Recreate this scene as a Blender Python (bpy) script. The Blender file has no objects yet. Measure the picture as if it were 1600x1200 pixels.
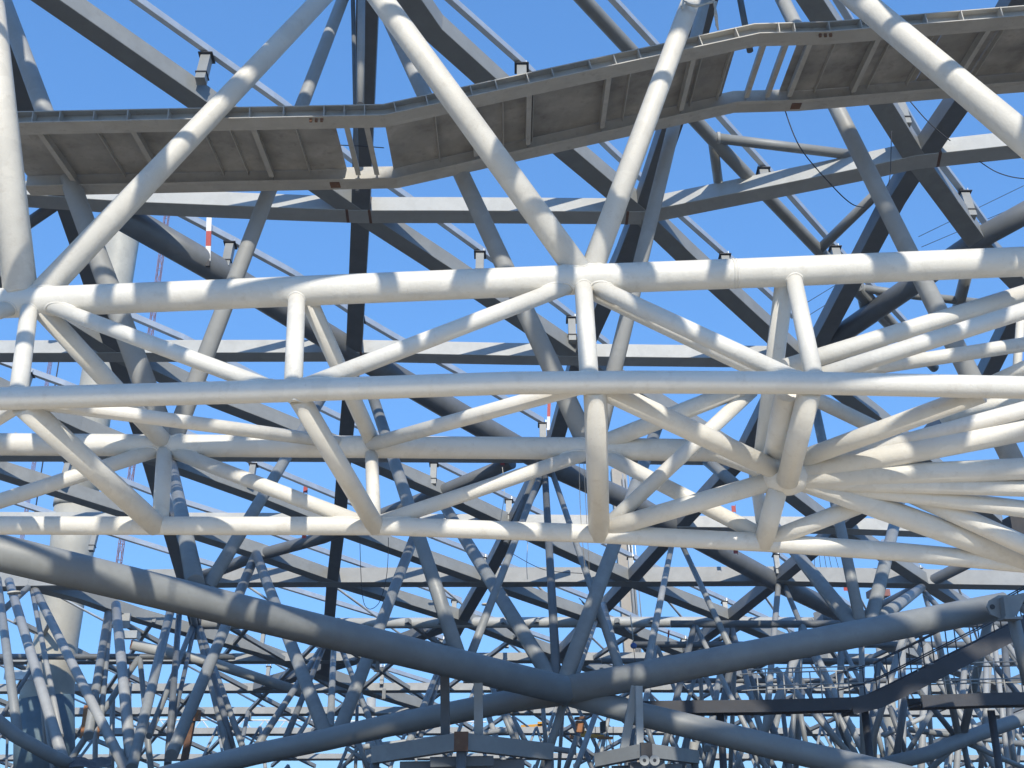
import bpy, bmesh, math, random
from mathutils import Vector as V, Matrix
random.seed(7)
scene = bpy.context.scene
C = scene.collection
# ------------------------------------------------------------------ camera
PITCH = math.radians(20.4); F = 1750.0; CAMZ = 1.7
cam = bpy.data.cameras.new('camera'); cam_o = bpy.data.objects.new('camera', cam); C.objects.link(cam_o)
cam.sensor_width = 36.0; cam.lens = F/1600*36.0; cam.clip_start = 0.1; cam.clip_end = 6000
cam_o.location = (0, 0, CAMZ); cam_o.rotation_euler = (math.pi/2+PITCH, 0, 0)
scene.camera = cam_o
# ------------------------------------------------------------------ sky and sun
SUN_EL = math.radians(36); SUN_AZ = math.radians(6)        # azimuth: degrees to the right of straight behind the camera
world = bpy.data.worlds.new('World'); scene.world = world; world.use_nodes = True
nt = world.node_tree; bg = nt.nodes['Background']
sky = nt.nodes.new('ShaderNodeTexSky'); sky.sky_type = 'NISHITA'; sky.sun_disc = False
sky.sun_elevation = SUN_EL; sky.sun_rotation = math.pi - SUN_AZ
sky.altitude = 200; sky.air_density = 1.0; sky.dust_density = 0.2; sky.ozone_density = 3.0
# even, saturated phone-camera rendering of the clear sky: one power curve per channel, the same in every direction
sp = nt.nodes.new('ShaderNodeSeparateColor'); cb = nt.nodes.new('ShaderNodeCombineColor'); nt.links.new(sky.outputs[0], sp.inputs[0])
for i, (gexp, gain) in enumerate(((0.58, 1.30), (0.53, 2.70), (0.50, 4.75))):
    pw = nt.nodes.new('ShaderNodeMath'); pw.operation = 'POWER'; pw.inputs[1].default_value = gexp; nt.links.new(sp.outputs[i], pw.inputs[0])
    ml = nt.nodes.new('ShaderNodeMath'); ml.operation = 'MULTIPLY'; ml.inputs[1].default_value = gain; nt.links.new(pw.outputs[0], ml.inputs[0]); nt.links.new(ml.outputs[0], cb.inputs[i])
nt.links.new(cb.outputs[0], bg.inputs['Color'])
bg.inputs['Strength'].default_value = 0.10
sl = bpy.data.lights.new('sun', 'SUN'); so = bpy.data.objects.new('sun', sl); C.objects.link(so)
sl.energy = 4.6; sl.angle = math.radians(0.53); sl.color = (1.0, 0.93, 0.80)
sdir = V((math.sin(SUN_AZ)*math.cos(SUN_EL), -math.cos(SUN_AZ)*math.cos(SUN_EL), math.sin(SUN_EL)))
so.location = sdir*60; so.rotation_euler = (-sdir).to_track_quat('-Z', 'Y').to_euler()
scene.view_settings.view_transform = 'Standard'; scene.view_settings.look = 'None'
scene.view_settings.exposure = 0.0; scene.view_settings.gamma = 1.0

# ------------------------------------------------------------------ helpers
ct, st = math.cos(PITCH), math.sin(PITCH)
CAMP = V((0, 0, CAMZ))
SL, Z0 = -0.28, 26.9                                   # the roof plane falls away from the viewer
RN = V((0, -SL, 1)).normalized()
def ray(px, py):
    x, y = (px-800)/F, (600-py)/F
    return V((x, ct-y*st, st+y*ct))
def P(px, py, Y):
    d = ray(px, py); return CAMP + d*(Y/d.y)
def RP(px, py, off=0.0):
    d = ray(px, py); t = (Z0+off)/(d.z-SL*d.y); return CAMP + d*t
def pt(t, off=-0.1):
    return t if isinstance(t, V) else (RP(t[0], t[1], off) if t[2] is None else P(*t))
def cdepth(p):
    q = p-CAMP; return q.y*ct+q.z*st
def wr(w, p): return 0.5*w*cdepth(p)/F

def link(name, me, mat, parent=None, loc=None):
    o = bpy.data.objects.new(name, me); C.objects.link(o)
    if mat and not me.materials: me.materials.append(mat)
    if parent is not None:
        o.parent = parent
    if loc is not None:
        pl = V((0, 0, 0)); q = parent
        while q is not None: pl += q.location; q = q.parent
        o.location = loc-pl
    return o
def finish(name, verts, faces, mat, parent=None, smooth=False, flat=()):
    if not verts: raise ValueError(name)
    c = sum(verts, V((0, 0, 0)))/len(verts)
    me = bpy.data.meshes.new(name); me.from_pydata([v-c for v in verts], [], faces); me.update()
    if smooth:
        for i, p in enumerate(me.polygons): p.use_smooth = len(p.vertices) == 4
    return link(name, me, mat, parent, c)
def thing(name, label, cat, loc, group=None):
    o = bpy.data.objects.new(name, None); C.objects.link(o); o.location = loc; o.empty_display_size = 0.3
    return tag(o, label, cat, group)
def tag(o, label, cat, group=None):
    o['label'] = label; o['category'] = cat
    if group: o['group'] = group
    return o
def frames(pts, up=None):
    out = []; n = len(pts); prev = None
    for i in range(n):
        a = (pts[i]-pts[i-1]).normalized() if i > 0 else None
        b = (pts[i+1]-pts[i]).normalized() if i < n-1 else None
        t = (a+b).normalized() if a and b else (a or b)
        k = 1.0/max(0.3, t.dot(b or a))
        if up is not None: u = up
        else: u = prev if prev is not None else (V((0, 0, 1)) if abs(t.z) < 0.9 else V((1, 0, 0)))
        s = t.cross(u).normalized(); w = s.cross(t).normalized(); prev = w
        out.append((pts[i], t, s, w, k))
    return out
def tube_geo(pts, r, seg=24, caps=True, bead=0.0):
    vs, fs = [], []
    for p, t, s, w, k in frames(pts):
        for j in range(seg):
            a = 2*math.pi*j/seg
            vs.append(p+(s*math.cos(a)+w*math.sin(a))*r)
    n = len(pts)
    for i in range(n-1):
        for j in range(seg):
            j2 = (j+1) % seg
            fs.append((i*seg+j, i*seg+j2, (i+1)*seg+j2, (i+1)*seg+j))
    if caps:
        fs.append(tuple(range(seg-1, -1, -1))); fs.append(tuple((n-1)*seg+j for j in range(seg)))
    return vs, fs
def tube(name, pts, mat, w=None, r=None, parent=None, seg=24, smoothpath=0):
    q = [pt(p) for p in pts]
    if r is None: r = wr(w, q[len(q)//2] if len(q) > 2 else (q[0]+q[1])/2)
    if smoothpath and len(q) > 2: q = catmull(q, smoothpath)
    vs, fs = tube_geo(q, r, seg)
    return finish(name, vs, fs, mat, parent, True)
def catmull(q, n):
    out = []
    for i in range(len(q)-1):
        p0, p1, p2, p3 = q[max(i-1, 0)], q[i], q[i+1], q[min(i+2, len(q)-1)]
        for k in range(n):
            t = k/n
            out.append(0.5*((2*p1)+(p2-p0)*t+(2*p0-5*p1+4*p2-p3)*t*t+(3*p1-p0-3*p2+p3)*t**3))
    return out+[q[-1]]
def sweep(name, pts, prof, mat, parent=None, up=V((0, 0, 1))):
    """prof: list of (side, up) points, swept along pts"""
    vs, fs = [], []; m = len(prof)
    for p, t, s, w, k in frames(pts, up):
        for a, b in prof: vs.append(p+s*a*k+w*b)
    for i in range(len(pts)-1):
        for j in range(m):
            j2 = (j+1) % m
            fs.append((i*m+j, (i+1)*m+j, (i+1)*m+j2, i*m+j2))
    fs.append(tuple(range(m))); fs.append(tuple((len(pts)-1)*m+j for j in range(m-1, -1, -1)))
    return finish(name, vs, fs, mat, parent)
def rect(w, h, z0=0.0, b=0.012):
    return [(-w/2+b, z0), (w/2-b, z0), (w/2, z0+b), (w/2, z0+h-b), (w/2-b, z0+h), (-w/2+b, z0+h), (-w/2, z0+h-b), (-w/2, z0+b)]
def box_geo(c, ax, ay, az):
    vs = [c+ax*i+ay*j+az*k for k in (-1, 1) for j in (-1, 1) for i in (-1, 1)]
    return vs, [(0, 2, 3, 1), (4, 5, 7, 6), (0, 1, 5, 4), (2, 6, 7, 3), (0, 4, 6, 2), (1, 3, 7, 5)]
def box(name, c, ax, ay, az, mat, parent=None):
    vs, fs = box_geo(c, ax, ay, az); return finish(name, vs, fs, mat, parent)
def merge(geos):
    vs, fs = [], []
    for v, f in geos:
        n = len(vs); vs += v; fs += [tuple(i+n for i in q) for q in f]
    return vs, fs
X_, Y_, Z_ = V((1, 0, 0)), V((0, 1, 0)), V((0, 0, 1))

# ------------------------------------------------------------------ materials
def paint(name, col, rough=0.42, var=0.12, dirt=(0.25, 0.2, 0.15), dirt_amt=0.25, rust_amt=0.0, bump=0.12, metallic=0.0, bscale=40, spec=0.5):
    m = bpy.data.materials.new(name); m.use_nodes = True; n = m.node_tree; b = n.nodes['Principled BSDF']
    L = n.links.new; tc = n.nodes.new('ShaderNodeTexCoord'); oi = n.nodes.new('ShaderNodeObjectInfo')
    ad = n.nodes.new('ShaderNodeVectorMath'); ad.operation = 'ADD'; L(tc.outputs['Object'], ad.inputs[0])
    sc = n.nodes.new('ShaderNodeMath'); sc.operation = 'MULTIPLY'; sc.inputs[1].default_value = 37.0
    L(oi.outputs['Random'], sc.inputs[0]); L(sc.outputs[0], ad.inputs[1])
    def noise(scale, detail=5, rgh=0.6):
        t = n.nodes.new('ShaderNodeTexNoise'); t.inputs['Scale'].default_value = scale
        t.inputs['Detail'].default_value = detail; t.inputs['Roughness'].default_value = rgh
        L(ad.outputs[0], t.inputs['Vector']); return t.outputs['Fac']
    def ramp(fac, a, bb):
        r = n.nodes.new('ShaderNodeMapRange'); r.inputs['From Min'].default_value = a; r.inputs['From Max'].default_value = bb
        L(fac, r.inputs['Value']); r.clamp = True; return r.outputs[0]
    def mix(f, c1, c2, amt=1.0):
        mm = n.nodes.new('ShaderNodeMix'); mm.data_type = 'RGBA'
        k = n.nodes.new('ShaderNodeMath'); k.operation = 'MULTIPLY'; k.inputs[1].default_value = amt; L(f, k.inputs[0]); L(k.outputs[0], mm.inputs[0])
        for s, c in ((6, c1), (7, c2)):
            if isinstance(c, tuple): mm.inputs[s].default_value = (*c, 1)
            else: L(c, mm.inputs[s])
        return mm.outputs[2]
    lo = tuple(c*(1-var) for c in col); hi = tuple(min(0.9, c*(1+var*0.6)) for c in col)
    c = mix(ramp(noise(1.3, 6), 0.35, 0.65), lo, hi)
    rv = n.nodes.new('ShaderNodeMath'); rv.operation = 'ADD'; rv.inputs[1].default_value = 0; L(oi.outputs['Random'], rv.inputs[0])
    c = mix(rv.outputs[0], c, lo, 0.45)
    c = mix(ramp(noise(4.5, 8, 0.7), 0.55, 0.78), c, dirt, dirt_amt)
    c = mix(ramp(noise(1.9, 3, 0.5), 0.555, 0.575), c, tuple(k*0.86 for k in col), 0.45)
    c = mix(ramp(noise(14, 6, 0.75), 0.60, 0.72), c, dirt, dirt_amt*0.8)
    if rust_amt: c = mix(ramp(noise(2.7, 9, 0.72), 0.66, 0.74), c, (0.16, 0.065, 0.03), rust_amt)
    L(c, b.inputs['Base Color'])
    rr = n.nodes.new('ShaderNodeMapRange'); rr.inputs['To Min'].default_value = rough-0.08; rr.inputs['To Max'].default_value = rough+0.16
    L(noise(3.1, 4), rr.inputs['Value']); L(rr.outputs[0], b.inputs['Roughness'])
    b.inputs['Metallic'].default_value = metallic; b.inputs['Specular IOR Level'].default_value = spec
    if bump:
        bn = n.nodes.new('ShaderNodeBump'); bn.inputs['Strength'].default_value = bump; bn.inputs['Distance'].default_value = 0.02
        L(noise(bscale, 3), bn.inputs['Height']); L(bn.outputs[0], b.inputs['Normal'])
    return m
WHITE = paint('white_paint', (0.82, 0.79, 0.715), 0.42, 0.07, (0.48, 0.41, 0.32), 0.42, 0.0, 0.22, bscale=26)
GREY = paint('grey_primer', (0.29, 0.30, 0.293), 0.42, 0.14, (0.2, 0.19, 0.17), 0.4, 0.35, 0.1)
GREYB = paint('shade_dark_primer', (0.165, 0.175, 0.182), 0.4, 0.15, (0.17, 0.16, 0.15), 0.35, 0.3, 0.1)  # grey primer darkened to paint in shade on back diagonals; also dark struts
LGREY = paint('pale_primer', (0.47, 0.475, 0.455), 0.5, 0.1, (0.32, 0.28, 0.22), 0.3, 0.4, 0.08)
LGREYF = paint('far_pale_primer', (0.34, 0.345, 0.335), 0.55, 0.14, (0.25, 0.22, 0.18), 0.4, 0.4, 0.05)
PGREY = paint('prop_primer', (0.40, 0.405, 0.395), 0.45, 0.1, (0.32, 0.29, 0.24), 0.25, 0.2, 0.1)
GALV = paint('galvanised_steel', (0.62, 0.65, 0.66), 0.38, 0.14, (0.4, 0.4, 0.38), 0.3, 0.0, 0.04, metallic=0.55)
PLATE = paint('mill_plate', (0.40, 0.385, 0.355), 0.45, 0.4, (0.12, 0.09, 0.07), 0.55, 0.4, 0.08)  # wide random tone imitates uneven bounced light on the gangway plates
RAIL = paint('channel_primer', (0.54, 0.525, 0.485), 0.5, 0.14, (0.2, 0.17, 0.14), 0.5, 0.6, 0.08)
CREAM = paint('cream_mast', (0.49, 0.465, 0.39), 0.5, 0.08, (0.35, 0.29, 0.2), 0.35, 0.3, 0.05)
RUST = paint('rusted_weld', (0.20, 0.10, 0.055), 0.75, 0.35, (0.35, 0.26, 0.16), 0.6, 0.5, 0.3)
BLACK = paint('black_plate', (0.035, 0.035, 0.04), 0.5, 0.2, (0.1, 0.08, 0.06), 0.3)
DARK = paint('dark_stair_steel', (0.055, 0.058, 0.068), 0.5, 0.2, (0.15, 0.11, 0.08), 0.4, 0.3)
RED = paint('red_paint', (0.50, 0.07, 0.06), 0.5, 0.15, (0.2, 0.08, 0.06), 0.4)
REDL = paint('red_lattice', (0.33, 0.13, 0.10), 0.55, 0.2)
WHITEP = paint('white_board', (0.8, 0.8, 0.79), 0.5, 0.05, dirt_amt=0.1)
YELLOW = paint('yellow_machine', (0.72, 0.36, 0.03), 0.45, 0.12, (0.2, 0.1, 0.05), 0.5, 0.4)
ORANGE = paint('rust_orange_plate', (0.45, 0.19, 0.07), 0.6, 0.2, (0.16, 0.08, 0.05), 0.6)
CABLE = paint('cable_black', (0.03, 0.03, 0.035), 0.6, 0.1, bump=0)
ROPE = paint('rope_white', (0.65, 0.62, 0.55), 0.8, 0.15)
BLUE = paint('blue_block', (0.05, 0.14, 0.4), 0.4, 0.1)
TEAL = paint('teal_wrap', (0.13, 0.2, 0.24), 0.6, 0.2, dirt_amt=0.4)
TAN = paint('tan_mast', (0.45, 0.40, 0.33), 0.6, 0.1, dirt_amt=0.4, rust_amt=0.2)
GROUND = paint('pale_bounce_ground', (0.64, 0.545, 0.41), 0.9, 0.15, (0.25, 0.2, 0.15), 0.5, bump=0.3, bscale=3)

EARTH = paint('dark_earth', (0.03, 0.027, 0.022), 0.95, 0.2, (0.04, 0.035, 0.025), 0.5, bump=0.4, bscale=2)
# ------------------------------------------------------------------ ground (below the frame; it bounces warm light upwards)
g = finish('ground', [V((-295, -295, 0)), V((295, -295, 0)), V((295, 295, 0)), V((-295, 295, 0))], [(0, 1, 2, 3)], EARTH)
g['kind'] = 'structure'
g = finish('bounce_apron', [V((-19, -6, 0.004)), V((19, -6, 0.004)), V((19, 21, 0.004)), V((-19, 21, 0.004))], [(0, 1, 2, 3)], GROUND)  # pale sheet added on the dark ground to bounce warm light upwards
g['kind'] = 'structure'

# ------------------------------------------------------------------ roof grid: box beams lying in the sloping roof plane
BW, BH = 0.60, 0.62
def beam(name, pix, label, cat, off, mat, w=BW, h=BH, group=None, ext=(0, 0)):
    q = [RP(x, y, off) for x, y in pix]
    if ext[0]: q[0] = q[0]+(q[0]-q[1]).normalized()*ext[0]
    if ext[1]: q[-1] = q[-1]+(q[-1]-q[-2]).normalized()*ext[1]
    o = sweep(name, q, rect(w, h), mat, None, RN)
    return tag(o, label, cat, group)
def collar(parent, a, b, off, w=BW, h=BH, mat=None, length=0.09):
    """rusty weld band round a beam end; a is the place, b a pixel further along the beam"""
    p, q = RP(*a, off), RP(*b, off); t = (q-p).normalized()
    o = sweep('weld_band', [p, p+t*length], rect(w+0.012, h+0.012, -0.006), mat or RUST, parent, RN); return o
TG = 'cross beams of the roof grid'
H1 = beam('cross_beam', [(-120, 305), (40, 314), (200, 325), (400, 333), (560, 339), (700, 339), (1003, 341)], 'pale cross beam just below the left half of the underside of the gangway', 'beam', 0, LGREY, group=TG)
H1r = beam('cross_beam', [(1003, 341), (1190, 304), (1340, 274), (1432, 254), (1600, 236), (1800, 215)], 'pale cross beam rising to the right through the big star node', 'beam', 0, LGREY, group=TG)
H2 = beam('cross_beam', [(-120, 557), (0, 559), (550, 558), (800, 563), (1240, 568), (1440, 566)], 'pale cross beam between the thick and the middle white chord', 'beam', 0, LGREY, group=TG)
H3 = beam('cross_beam', [(-120, 716), (400, 716), (800, 718), (1160, 722), (1245, 724)], 'cross beam showing its dark soffit under the far white chord', 'beam', 0, LGREY, group=TG)
H4 = beam('cross_beam', [(-120, 822), (520, 824), (1062, 828), (1300, 830), (1440, 835), (1700, 842)], 'cross beam just behind the lowest white chord', 'beam', 0, LGREY, group=TG)
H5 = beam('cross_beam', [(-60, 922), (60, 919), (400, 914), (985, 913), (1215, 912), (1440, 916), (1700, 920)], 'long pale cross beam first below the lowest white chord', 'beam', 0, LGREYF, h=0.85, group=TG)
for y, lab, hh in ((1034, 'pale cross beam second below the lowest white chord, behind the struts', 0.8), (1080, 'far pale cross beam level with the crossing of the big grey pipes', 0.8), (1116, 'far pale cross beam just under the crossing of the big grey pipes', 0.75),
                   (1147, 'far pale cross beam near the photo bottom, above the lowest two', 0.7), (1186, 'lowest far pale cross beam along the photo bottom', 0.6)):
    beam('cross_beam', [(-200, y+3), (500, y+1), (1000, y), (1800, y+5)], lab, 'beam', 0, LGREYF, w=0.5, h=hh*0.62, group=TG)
q = [RP(x, y, 0.25) for x, y in ((300, 975), (722, 973), (930, 972), (1140, 972), (1330, 973))]
tag(tube('cross_pipe', q, LGREY, r=0.30), 'round pale cross pipe between two flat cross beams, behind the struts', 'pipe')
for hb, a, b in ((H1, (576, 339), (640, 339)), (H1, (545, 338), (500, 337)), (H2, (563, 558), (600, 558)), (H1, (982, 341), (950, 341)), (H1r, (1465, 250), (1500, 246))):
    collar(hb, a, b, 0)
AG, AO = 'diagonal beams running down to the right', 0.014
A1 = beam('diagonal_beam', [(70, 0), (308, 164), (560, 338), (693, 424), (905, 566)], 'grey diagonal beam from the top left corner down behind the gangway to the white truss', 'beam', AO, GREY, h=0.66, group=AG, ext=(9, 0))
A2 = beam('diagonal_beam', [(639, 0), (677, 54), (757, 126), (880, 237), (1003, 340), (1072, 406), (1245, 564), (1375, 664), (1560, 822)], 'grey diagonal beam with shadow patch running from top centre to the right of the white truss', 'beam', AO, GREY, h=0.66, group=AG, ext=(9, 0))
A3 = beam('diagonal_beam', [(1265, 0), (1286, 32), (1372, 156), (1432, 252), (1524, 377), (1600, 455)], 'dark diagonal beam down to the right through the big star node', 'beam', AO, GREY, h=0.66, group=AG, ext=(9, 3))
A4 = beam('diagonal_beam', [(-60, 722), (0, 745), (195, 806), (300, 838), (400, 870), (520, 912), (722, 974), (880, 1034), (1010, 1080)], 'lowest long grey diagonal beam from left edge to the crossing of big pipes', 'beam', AO, GREY, h=0.66, group=AG)
A5 = beam('diagonal_beam', [(-30, 606), (120, 676), (215, 714), (400, 780), (545, 838), (755, 913), (928, 973), (1065, 1024), (1200, 1080)], 'long grey diagonal beam starting left between middle and far white chords', 'beam', AO, GREY, h=0.66, group=AG)
A6 = beam('diagonal_beam', [(-40, 415), (70, 490), (178, 557), (337, 632), (415, 662), (548, 716), (680, 773), (800, 829), (985, 913), (1140, 973), (1300, 1040)], 'long grey diagonal beam starting left behind the thick white chord', 'beam', AO, GREY, h=0.66, group=AG)
A10 = beam('diagonal_beam', [(905, 566), (1060, 660), (1160, 722), (1300, 829), (1345, 850), (1442, 914), (1580, 1000)], 'grey diagonal beam passing behind the white branch node on the right', 'beam', AO, GREY, h=0.66, group=AG)
A11 = beam('diagonal_beam', [(40, 918), (120, 938), (220, 972), (400, 1022), (560, 1080), (680, 1116)], 'far grey diagonal beam below the left end of the thick grey pipe', 'beam', AO, GREY, h=0.66, group=AG)
A12 = beam('diagonal_beam', [(1280, 972), (1440, 1034), (1600, 1090)], 'far grey diagonal beam behind the right part of the thick grey pipe', 'beam', AO, GREY, h=0.66, group=AG)
A13 = beam('diagonal_beam', [(722, 974), (560, 1034), (400, 1080)], 'far grey beam sloping down left from the left end of the round cross pipe', 'beam', 0.026, GREYB, h=0.64, group=AG)
BG_, BO = 'diagonal beams running down to the left', 0.028
B1 = beam('back_diagonal_beam', [(1560, 66), (1505, 162), (1438, 258), (1400, 318), (1332, 446), (1282, 540), (1248, 570)], 'dark blue grey beam down to the left from the big star node', 'beam', BO, GREYB, h=0.58, group=BG_, ext=(8, 0))
B2 = beam('back_diagonal_beam', [(1105, 0), (1052, 195), (1003, 340), (978, 405), (905, 566)], 'dark blue grey beam behind the gangway crossing to the central white node', 'beam', BO, GREYB, h=0.58, group=BG_, ext=(8, 0))
B3 = beam('back_diagonal_beam', [(574, 0), (563, 338), (553, 548), (540, 690), (530, 820), (519, 913), (512, 1000), (508, 1060)], 'near vertical dark beam seen from below left of centre', 'beam', BO, GREYB, h=0.58, group=BG_, ext=(8, 0))
B4 = beam('back_diagonal_beam', [(60, 220), (100, 318), (135, 420), (180, 558), (235, 730), (275, 870), (295, 940), (310, 1000)], 'steep dark beam behind the left end of the white truss', 'beam', BO, GREYB, h=0.58, group=BG_, ext=(6, 0))
B5 = beam('back_diagonal_beam', [(1240, 566), (1160, 722), (1062, 828), (985, 913), (928, 973), (870, 1034)], 'dark beam down to the left below the middle of the white truss', 'beam', BO, GREYB, h=0.58, group=BG_)
B6 = beam('back_diagonal_beam', [(1440, 700), (1345, 806), (1215, 913), (1140, 973), (1072, 1022), (1000, 1075)], 'dark beam down to the left under the white branch fan', 'beam', BO, GREYB, h=0.58, group=BG_)
B7 = beam('back_diagonal_beam', [(905, 566), (870, 690), (800, 830), (757, 913), (722, 973), (690, 1034)], 'dark beam down to the left, left of the crossing grey pipes', 'beam', BO, GREYB, h=0.58, group=BG_)
B9 = beam('back_diagonal_beam', [(1640, 400), (1590, 500), (1545, 590), (1490, 650), (1430, 720)], 'dark beam behind the upper right end of the white branch fan', 'beam', BO, GREYB, h=0.58, group=BG_)
def rpipe(pix, w, label, mat=GREYB, off=0.3, group='round pipes in the roof grid'):
    q = [RP(x, y, off) for x, y in pix]; r = wr(w, q[len(q)//2])
    return tag(tube('grid_pipe', q, mat, r=r), label, 'pipe', group)
rpipe([(195, 340), (350, 428), (548, 548), (720, 648), (855, 725), (985, 784), (1062, 828), (1215, 911), (1330, 966)], 34, 'long dark round pipe running down right from behind the left gangway end')
rpipe([(800, 722), (682, 771), (505, 840), (398, 869), (310, 904)], 19, 'dark round pipe down to the left above the thick grey pipe')
rpipe([(1680, 290), (1545, 364), (1425, 446), (1295, 535)], 33, 'thick dark round pipe at right behind the thick white chord')
rpipe([(1600, 835), (1440, 916), (1340, 968)], 17, 'dark round pipe down to the left at the right end of the lowest white chord')
rpipe([(95, 314), (40, 352), (-60, 410)], 18, 'short grey round pipe at the left edge under the gangway')
# secondary frame under the purlin, upper right
def SP(*ps): return [RP(x, y, 0.75) for x, y in ps]
fr = tag(tube('secondary_pipe', SP((820, -100), (912, 0), (1113, 217), (1280, 392), (1420, 540)), GREY, w=21), 'slim grey pipe running down right with branches, right of the central white prop', 'pipe')
tube('branch', SP((1113, 215), (1340, 243)), GREY, w=16, parent=fr)
tube('branch', SP((1113, 215), (1124, 297)), GREY, w=15, parent=fr)
tube('branch', SP((1280, 390), (1372, 300)), GREY, w=16, parent=fr)
for p in SP((1122, 216),):
    vs, fs = tube_geo([p-X_*0.05, p+X_*0.05], 0.2, 16); finish('weld_ring', vs, fs, LGREY, fr, True)
fr = tag(tube('secondary_pipe', SP((1343, 448), (1400, 512), (1460, 575)), GREY, w=15), 'slim grey pipe with short branches just under the thick white chord at right', 'pipe')
tube('branch', SP((1343, 450), (1430, 462), (1540, 474)), GREY, w=13, parent=fr)
tube('branch', SP((1343, 450), (1352, 492)), GREY, w=13, parent=fr)
tube('branch', SP((1512, 420), (1492, 500)), GREY, w=18, parent=fr)

# ------------------------------------------------------------------ purlins on stub posts above the grid
def stub(parent, x, y, h=1.05, big=1.0):
    p = RP(x, y, 1.42); s = 0.142*big
    vs, fs = box_geo(p-RN*(h/2+0.03), X_*s, Y_*s*0.96-Z_*0.28*s, RN*h/2)
    o = finish('stub_post', vs, fs, GREY, parent)
    box('cap_plate', p, X_*s*1.5, (Y_-Z_*0.28).normalized()*s*1.5, RN*0.015, BLACK, o)
    box('base_plate', p-RN*(h*0.78), X_*s*1.2, (Y_-Z_*0.28).normalized()*s*1.2, RN*0.02, BLACK, o)
    for sx in (-1, 1):
        box('fixing_lug', p+X_*sx*0.14*big+RN*0.12, X_*0.012, (Y_-Z_*0.28).normalized()*0.1, RN*0.095, GALV, o)
def purlin(pix, label, stubs, w=0.17, h=0.27, big=1.0):
    q = [RP(x, y, 1.47) for x, y in pix]
    o = sweep('purlin', q, rect(w, h, 0, 0.01), GALV, None, RN)
    tag(o, label, 'purlin', 'galvanised purlins above the grid')
    for x, y in stubs: stub(o, x, y, big=big)
purlin([(120, -62), (207, 0), (325, 84), (438, 164), (545, 249), (675, 340), (750, 394), (870, 479), (950, 541)], 'galvanised purlin from the top left edge, on a tall stub post beside the white prop', [(323, 90), (750, 398), (893, 500)])
purlin([(620, -70), (700, 0), (815, 102), (955, 238), (1062, 338), (1132, 400), (1240, 497)], 'galvanised purlin from top centre, its cap showing just above the gangway', [(815, 106), (1132, 402)])
purlin([(890, -70), (955, 0), (1022, 72), (1195, 263), (1305, 388), (1420, 512)], 'galvanised purlin beside the slim branched pipe at upper right', [(1192, 268), (1304, 390)])
purlin([(1270, -60), (1307, 0), (1405, 158), (1436, 212), (1500, 296), (1542, 354)], 'galvanised purlin beside the dark beam of the big star node', [(1404, 160), (1506, 304)], w=0.2)
purlin([(225, 308), (365, 381), (455, 430), (560, 498), (617, 531), (712, 583), (848, 662)], 'galvanised purlin below the gangway, passing the red and white board', [(360, 383), (562, 500), (848, 664)])
purlin([(60, 438), (130, 466), (205, 498), (285, 532), (395, 590), (520, 651), (680, 724), (795, 781), (900, 832)], 'galvanised purlin crossing behind the thick white chord at left', [(678, 726), (795, 783)])
purlin([(-40, 552), (0, 568), (100, 604), (250, 664), (395, 725), (530, 781), (680, 843), (760, 874), (922, 938)], 'galvanised purlin starting at the left edge near the middle white chord', [(45, 586), (396, 727), (755, 873)], big=0.95)
purlin([(20, 684), (107, 722), (232, 771), (350, 808), (472, 853), (595, 896), (720, 941)], 'galvanised purlin starting left under the far white chord', [(107, 724), (710, 940)], big=0.9)
purlin([(-60, 762), (20, 787), (170, 836), (300, 876), (434, 917), (585, 963), (695, 1001)], 'galvanised purlin running down to the right above the thick grey pipe', [(150, 831), (690, 1001)], big=0.9)
purlin([(940, 850), (978, 868), (1077, 915), (1132, 940), (1240, 988)], 'thin galvanised purlin right of the crossing, under the lowest chord', [(985, 872), (1132, 941)], big=0.9)
purlin([(930, 938), (1027, 984), (1068, 999), (1130, 1025)], 'thin galvanised purlin ending at the right arm of the crossing', [(1068, 1000)], big=0.9)
purlin([(1180, 838), (1215, 868), (1300, 930), (1420, 1010)], 'thin galvanised purlin below the white branch node', [(1212, 868)], big=0.9)
purlin([(1380, 850), (1440, 892), (1560, 970)], 'thin galvanised purlin near the right end of the lowest chord', [(1435, 890)], big=0.9)
purlin([(300, 940), (420, 985), (560, 1034), (700, 1078)], 'thin far purlin behind the thick grey pipe', [(412, 988), (420, 1042), (598, 1044)], big=0.8)
purlin([(740, 960), (880, 1010), (1010, 1062)], 'thin far purlin left of the crossing of the big pipes', [(792, 985), (880, 1012)], big=0.8)
# hangers of the far cross beams (small stubs along them)
for i, (x, y) in enumerate(((590, 1040), (600, 1084), (390, 1118), (940, 1052), (500, 1118), (1130, 1060))):
    o = box('hanger_stub', RP(x, y, -0.2), X_*0.11, Y_*0.11, Z_*0.32, GREY); box('base_plate', RP(x, y, -0.2)-Z_*0.33, X_*0.2, Y_*0.2, Z_*0.02, BLACK, o)
    tag(o, 'small stub with dark base plate, '+('just under the middle of the thickest grey pipe', 'lower left of the rusty cornered frame posts', 'among the struts far below the thickest pipe, left', 'right above the right arm of the crossing', 'left of the close struts above the lower left pipe', 'behind the right arm of the crossing')[i], 'stub', 'small stubs below far cross beams')

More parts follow.
